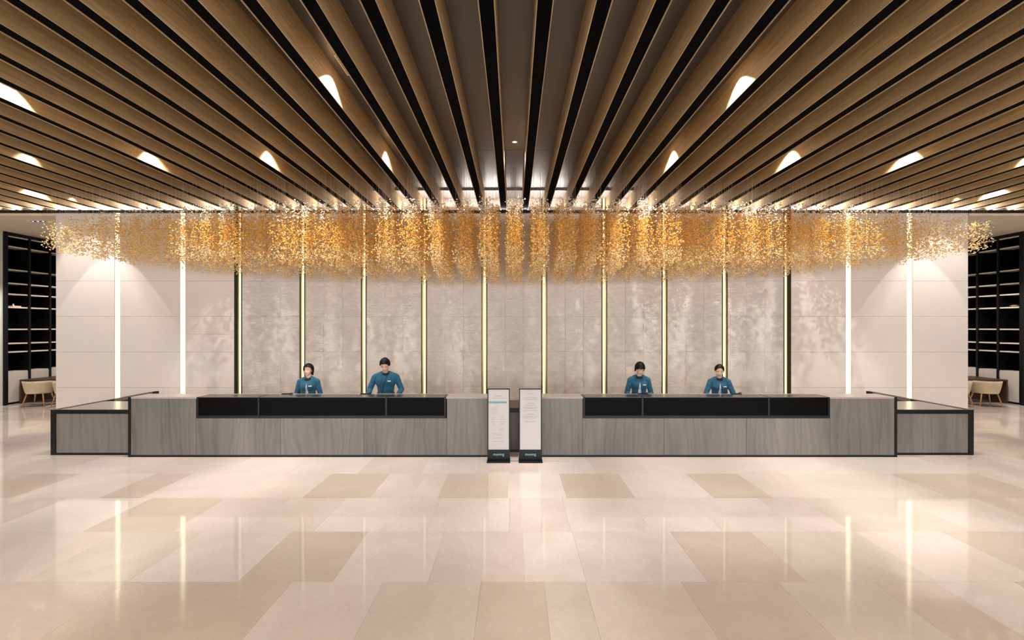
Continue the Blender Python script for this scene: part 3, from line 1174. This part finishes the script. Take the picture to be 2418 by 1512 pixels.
def hair_mesh(end, front_drop, cx=(0, 0.014, 0.135), rad=(0.087, 0.106, 0.104)):
    """cap of hair: for each direction round the head it runs from the crown down to end(azimuth)"""
    nA, nT = 56, 16
    v, f = [(cx[0], cx[1], cx[2] + rad[2])], []
    for i in range(nA):
        az = 2 * PI * i / nA                                 # 0 = back, pi = face
        e = end(az)
        for j in range(1, nT + 1):
            t = e * j / nT
            if t <= 1.0:
                a = t * PI / 2
                rr, z = math.sin(a), math.cos(a) * rad[2]
            else:
                rr, z = 1.0 - 0.10 * (t - 1) ** 2, -(t - 1) * 0.10
            wob = 1 + 0.02 * math.sin(az * 9 + j) * (j / nT)
            wob += 0.035 * math.sin(az * 23 + 1.7 * math.sin(az * 3)) * min(1.0, j / 5) + front_drop * math.exp(-((az - PI - 0.5) / 0.9) ** 2) * (j / nT)
            wob += 0.05 * mnoise.noise(Vector((math.sin(az) * 4.5, math.cos(az) * 4.5, j * 0.22)))
            v.append((cx[0] + rad[0] * rr * wob * math.sin(az), cx[1] + rad[1] * rr * wob * math.cos(az), cx[2] + z + 0.004 * (math.sin(az * 7 + 1) + math.sin(az * 19 + 2) * 0.6 + math.sin(az * 11)) * (j / nT) ** 3))
    for i in range(nA):
        i2 = (i + 1) % nA
        f.append((0, 1 + i * nT, 1 + i2 * nT))
        for j in range(nT - 1):
            a, b = 1 + i * nT + j, 1 + i2 * nT + j
            f.append((a, a + 1, b + 1, b))
    me = bpy.data.meshes.new('hair')
    me.from_pydata(v, [], f)
    me.update()
    for p in me.polygons:
        p.use_smooth = True
    return me


def person(label, x, y, height, yaw, head_yaw, head_pitch, hair, woman, open_jacket, arms, lean=0.0):
    s = height / 1.70
    R = empty('person', (x, y, 0), yaw)
    tag(R, label, 'person', 'reception staff')
    wS = 0.178 if woman else 0.205                            # half shoulder width to the joint
    fz = 1.0

    def V(a, b, c):
        return Vector((a * s, b * s, c * s))

    def LN(p):                                               # lean the upper body about the hips
        q = p - V(0, 0, 0.95)
        if q.z < 0:
            return p
        return Matrix.Rotation(lean, 3, 'X') @ q + V(0, 0, 0.95)
    # ---- head frame
    neck0, neck1 = LN(V(0, 0.015, 1.37)), LN(V(0, 0.0, 1.47))
    HM = Matrix.Translation(neck1) @ Matrix.Rotation(head_yaw, 4, 'Z') @ Matrix.Rotation(head_pitch, 4, 'X') @ Matrix.Scale(s, 4)
    hrot = (Matrix.Rotation(head_yaw, 3, 'Z') @ Matrix.Rotation(head_pitch, 3, 'X'))

    def Hd(a, b, c):
        return HM @ Vector((a, b, c))
    head = [
        ('e', Hd(0, 0.014, 0.135), Vector((0.077, 0.094, 0.094)) * s, hrot),
        ('e', Hd(0, -0.028, 0.075), Vector((0.060, 0.066, 0.078)) * s, hrot),
        ('e', Hd(0, -0.068, 0.016), Vector((0.026, 0.024, 0.022)) * s, hrot),
        ('e', Hd(0, -0.045, 0.035), Vector((0.046, 0.045, 0.035)) * s, hrot),
        ('c', Hd(0, -0.086, 0.110), 0.007 * s, Hd(0, -0.101, 0.078), 0.0105 * s),
        ('e', Hd(0.010, -0.092, 0.074), Vector((0.009, 0.010, 0.008)) * s, hrot),
        ('e', Hd(-0.010, -0.092, 0.074), Vector((0.009, 0.010, 0.008)) * s, hrot),
        ('e', Hd(0.078, 0.012, 0.092), Vector((0.010, 0.020, 0.031)) * s, hrot),
        ('e', Hd(-0.078, 0.012, 0.092), Vector((0.010, 0.020, 0.031)) * s, hrot),
        ('e', Hd(0.036, -0.058, 0.076), Vector((0.024, 0.024, 0.026)) * s, hrot),
        ('e', Hd(-0.036, -0.058, 0.076), Vector((0.024, 0.024, 0.026)) * s, hrot),
        ('c', neck0, 0.056 * s, Hd(0, 0.012, 0.06), 0.053 * s),
    ]
    # ---- trunk
    dp = 0.105 if woman else 0.118
    hipw = 0.165 if woman else 0.16
    lr = Matrix.Rotation(lean, 3, 'X')

    def trunk(g):
        t = [
            ('e', LN(V(0, 0.01, 1.25)), Vector(((wS - 0.022) * s + g, dp * s + g, 0.17 * s + g)), lr),
            ('e', LN(V(0, 0.015, 1.12)), Vector(((0.130 if woman else 0.150) * s + g, (dp - 0.012) * s + g, 0.16 * s + g)), lr),
            ('e', LN(V(0, 0.015, 0.97)), Vector((hipw * s + g, (dp + 0.002) * s + g, 0.15 * s + g)), lr),
            ('c', LN(V(-wS, 0.015, 1.335)), 0.044 * s + g, LN(V(-0.05, 0.02, 1.39)), 0.05 * s + g),
            ('c', LN(V(wS, 0.015, 1.335)), 0.044 * s + g, LN(V(0.05, 0.02, 1.39)), 0.05 * s + g),
        ]
        if woman:
            t += [('e', LN(V(0, -0.048, 1.245)), Vector((0.128 * s + g, 0.072 * s + g, 0.085 * s + g)), lr)]
        else:
            t += [('e', LN(V(0, -0.03, 1.26)), Vector((0.16 * s + g, 0.085 * s + g, 0.12 * s + g)), lr)]
        return t
    J = {}
    for sx in (-1, 1):
        sh = LN(V(sx * wS, 0.012, 1.33))
        el, wr = (V(*q) for q in arms[sx])
        J[sx] = (sh, el, wr)

    def armp(g, cuff=1.0):
        out = []
        for sx in (-1, 1):
            sh, el, wr = J[sx]
            k = 0.9 if woman else 1.0
            out += [('c', sh, 0.046 * k * s + g, el, 0.040 * k * s + g), ('c', el, 0.040 * k * s + g, el.lerp(wr, cuff), (0.040 + (0.027 - 0.040) * cuff) * k * s + g)]
        return out

    def hands():
        out = []
        for sx in (-1, 1):
            sh, el, wr = J[sx]
            d = (wr - el).normalized()
            d = (d + Vector((0, -0.5, 0.1))).normalized()
            side = Vector((1, 0, 0))
            side = (side - d * side.dot(d)).normalized()
            up = side.cross(d).normalized()
            if up.z < 0:
                up = -up
            pc = wr + d * 0.055 * s
            rotm = Matrix((side, d, up)).transposed()
            out.append(('e', pc, Vector((0.042, 0.055, 0.017)) * s, rotm))
            out.append(('c', wr, 0.026 * s, pc, 0.022 * s))
            for q, (off, ln) in enumerate(((-0.033, 0.062), (-0.011, 0.076), (0.011, 0.080), (0.033, 0.070))):
                if sx > 0:
                    off = -off
                b0 = pc + side * off * s + d * 0.038 * s
                b1 = b0 + (d + side * off * 3 - up * 0.12).normalized() * ln * 0.5 * s
                b2 = b1 + (d - up * 0.6).normalized() * ln * 0.5 * s
                out += [('c', b0, 0.0092 * s, b1, 0.0086 * s), ('c', b1, 0.0086 * s, b2, 0.0076 * s)]
            tb = pc - side * sx * 0.036 * s - d * 0.02 * s
            t1 = tb + (d * 0.7 - side * sx * 0.75 - up * 0.15).normalized() * 0.04 * s
            t2 = t1 + (d * 0.95 - side * sx * 0.2 - up * 0.2).normalized() * 0.03 * s
            out += [('c', tb, 0.013 * s, t1, 0.011 * s), ('c', t1, 0.011 * s, t2, 0.0088 * s)]
        return out

    def legs(g, top=True):
        out = []
        for sx in (-1, 1):
            out += [('c', V(sx * 0.085, 0.015, 0.90), 0.083 * s + g, V(sx * 0.09, 0.0, 0.49), 0.056 * s + g), ('c', V(sx * 0.09, 0.0, 0.49), 0.056 * s + g, V(sx * 0.092, 0.03, 0.09), 0.038 * s + g)]
        return out
    feet = []
    for sx in (-1, 1):
        feet += [('c', V(sx * 0.092, 0.03, 0.055), 0.036 * s, V(sx * 0.10, -0.10, 0.033), 0.030 * s), ('c', V(sx * 0.092, 0.03, 0.09), 0.038 * s, V(sx * 0.092, 0.04, 0.04), 0.036 * s)]
    body = blob('body', head + trunk(0) + armp(0) + hands() + legs(0) + feet, 0.0052, 4)
    link('body', body, M['skin'], R)
    # ---- clothes
    g = 0.016

    Z0, W0, SL = 1.315 * s, 0.004 * s, 0.13
    cuts = [(Vector((sx * W0, 0, Z0)), Vector((1, 0, sx * SL)).normalized()) for sx in (-1, 1)] + [(Vector((0, 0, Z0)), Vector((0, 0, 1))), (Vector((0, 0, 0.845 * s)), Vector((0, 0, 1)))]

    def keep(c):
        if c.z < 0.845 * s:
            return False
        q = c - V(0, 0.01, 1.37)
        if c.z > 1.40 * s and math.hypot(c.x - neck0.x, c.y - neck0.y) < 0.058 * s:
            return False
        if open_jacket and c.y < -0.02 * s + (c.z - 0.95 * s) * math.tan(-lean) * 1.0 and c.z < Z0:
            if abs(c.x) < W0 + (Z0 - c.z) * SL:
                return False
        return True
    jk = blob('jacket', trunk(g) + armp(g, 0.94), 0.0085, 3, keep, cuts)
    jo = link('jacket', jk, M['jacket'], R)
    sd = jo.modifiers.new('solid', 'SOLIDIFY')
    sd.thickness = 0.005
    if open_jacket:
        sh_ = blob('blouse', trunk(0.007), 0.012, 3, lambda c: c.z > 0.86 * s and not (c.z > 1.385 * s and math.hypot(c.x, c.y - neck0.y) < 0.07 * s))
        link('blouse', sh_, M['shirt'], R)
    else:
        # wrap-over front edge of the closed jacket
        pts = [LN(V(0.045, -0.085, 1.375)), LN(V(0.02, -0.128, 1.30)), LN(V(-0.03, -0.142, 1.20)), LN(V(-0.055, -0.128, 1.05)), LN(V(-0.06, -0.128, 0.90))]
        link('front_edge', tube_mesh('front_edge', pts, [0.006] * 5, 6), M['collar'], R)
    # collar
    cm = lathe_mesh('collar', [(0.060, -0.004), (0.088, -0.022), (0.094, -0.016), (0.072, 0.026), (0.065, 0.029), (0.060, -0.004)], 28)
    co = link('collar', cm, M['collar'], R, LN(V(0, 0.006, 1.408)))
    co.scale = (s, s * 1.08, s)
    co.rotation_euler = (0.22 + lean, 0, 0)
    # name badge
    bx = 0.085
    bd = box('name_badge', (-0.031, 0.031, -0.004, 0.004, -0.008, 0.008), M['badge'], R)
    bd.location = LN(V(bx, -(0.137 if woman else 0.129), 1.262 if woman else 1.275)) + Vector((0, -g - (0.004 if woman else 0.0), 0))
    bd.rotation_euler = (lean, 0, 0.25)
    # trousers and shoes
    tz = [('e', V(0, 0.015, 0.95), Vector((hipw * s + 0.009, (dp + 0.002) * s + 0.009, 0.13 * s))),]
    tm = blob('trousers', legs(0.014) + tz, 0.012, 3, lambda c: 0.075 * s < c.z < 0.99 * s)
    link('trousers', tm, M['trousers'], R)
    for sx in (-1, 1):
        sm = blob('shoe', [('c', V(sx * 0.092, 0.045, 0.045), 0.044 * s, V(sx * 0.10, -0.11, 0.036), 0.036 * s), ('c', V(sx * 0.092, 0.04, 0.085), 0.046 * s, V(sx * 0.092, 0.04, 0.045), 0.045 * s)], 0.009, 2)
        for vv in sm.vertices:
            vv.co.z = max(vv.co.z, 0.0)
        link('shoe', sm, M['shoe'], R)
    # ---- hair, eyes, brows, mouth

    def onhead(name, me, mat):
        o = link(name, me, mat, R)
        o.matrix_local = HM
        return o
    C = lambda az: 0.5 - 0.5 * math.cos(az)                  # 0 back, 1 face
    if hair == 'bob':
        end = lambda az: 2.28 if C(az) < 0.55 else (2.28 - (C(az) - 0.55) / 0.18 * 1.45 if C(az) < 0.73 else 0.80 - 0.10 * (C(az) - 0.73) / 0.27)
    elif hair == 'tied':
        end = lambda az: 1.55 if C(az) < 0.40 else (1.55 - (C(az) - 0.40) / 0.36 * 0.55 if C(az) < 0.76 else 1.0 - 0.44 * ((C(az) - 0.76) / 0.24) ** 0.7)
    elif hair == 'short_woman':
        end = lambda az: 1.95 if C(az) < 0.50 else (1.95 - (C(az) - 0.50) / 0.24 * 0.90 if C(az) < 0.74 else 1.05 - 0.17 * (C(az) - 0.74) / 0.26)
    else:
        end = lambda az: 1.5 if C(az) < 0.36 else (1.5 - (C(az) - 0.36) / 0.20 * 0.36 if C(az) < 0.56 else (1.14 if C(az) < 0.70 else (1.14 - (C(az) - 0.70) / 0.12 * 0.30 if C(az) < 0.82 else 0.84 - 0.16 * (C(az) - 0.82) / 0.18)))
    rad = {'bob': (0.090, 0.110, 0.110), 'tied': (0.0825, 0.100, 0.102), 'short_woman': (0.088, 0.107, 0.112), 'man': (0.086, 0.106, 0.116)}[hair]
    ho = onhead('hair', hair_mesh(end, 0.05 if hair in ('man', 'short_woman') else 0.0, rad=rad), M['hair'])
    sd = ho.modifiers.new('solid', 'SOLIDIFY')
    sd.thickness = 0.012
    sd.offset = -1
    if hair == 'tied':
        bm = bmesh.new()
        bmesh.ops.create_icosphere(bm, subdivisions=2, radius=0.038, matrix=Matrix.Translation((0, 0.135, 0.105)) @ Matrix.Diagonal((1, 0.85, 1, 1)))
        me = bpy.data.meshes.new('hair_bun')
        bm.to_mesh(me)
        bm.free()
        onhead('hair_bun', me, M['hair'])
    for sx in (-1, 1):
        for nm, rad_, yy_, mt in (('eye', (0.0125, 0.008, 0.0052 if head_pitch < 0.2 else 0.003), -0.0835, M['eyewhite']), ('iris', (0.0058 if head_pitch < 0.2 else 0.011, 0.004, 0.0050 if head_pitch < 0.2 else 0.0028), -0.0895, M['iris'])):
            bm = bmesh.new()
            bmesh.ops.create_icosphere(bm, subdivisions=2, radius=1.0, matrix=Matrix.Translation((sx * 0.031, yy_ + (0.004 if nm == 'eye' else 0.003), 0.108)) @ Matrix.Diagonal((*rad_, 1)))
            me = bpy.data.meshes.new(nm)
            bm.to_mesh(me)
            bm.free()
            onhead(nm, me, mt)
        onhead('eyebrow', tube_mesh('eyebrow', [(sx * 0.015, -0.088, 0.126), (sx * 0.032, -0.086, 0.131), (sx * 0.050, -0.073, 0.126)], [0.003, 0.004, 0.002], 6), M['hair'])
    onhead('mouth', tube_mesh('mouth', [(-0.023, -0.083, 0.044), (-0.010, -0.0935, 0.040), (0.010, -0.0935, 0.040), (0.023, -0.083, 0.044)], [0.003, 0.0058, 0.0058, 0.003], 8), M['lip'])
    return R


YPE = 9.26
REST = {-1: ((-0.245, 0.02, 1.06), (-0.17, -0.19, 0.995)), 1: ((0.245, 0.02, 1.06), (0.17, -0.19, 0.995))}
WIDE = {-1: ((-0.30, -0.02, 1.10), (-0.315, -0.22, 0.95)), 1: ((0.30, 0.0, 1.09), (0.23, -0.20, 0.94))}
LEAN = {-1: ((-0.26, -0.06, 1.10), (-0.255, -0.24, 1.01)), 1: ((0.27, -0.06, 1.09), (0.25, -0.24, 1.01))}
person('smiling woman with black bob in open teal jacket, standing at the desk', XP(728, YPE), YPE, ZP(861, YPE), 0.10, -0.16, 0.0, 'bob', True, True, REST)
person('man in closed teal jacket looking down with arms spread on the desk', XP(911, YPE), YPE, ZP(846, YPE), 0.12, -0.06, 0.5, 'man', False, False, WIDE, 0.06)
person('short haired woman in open teal jacket looking down to one side', XP(1509, YPE), YPE, ZP(856, YPE), -0.12, 0.24, 0.40, 'short_woman', True, True, REST, 0.03)
person('woman with tied back hair in open teal jacket leaning on the desk', XP(1698, YPE), YPE, ZP(861, YPE), -0.25, -0.08, 0.34, 'tied', True, True, LEAN, 0.06)
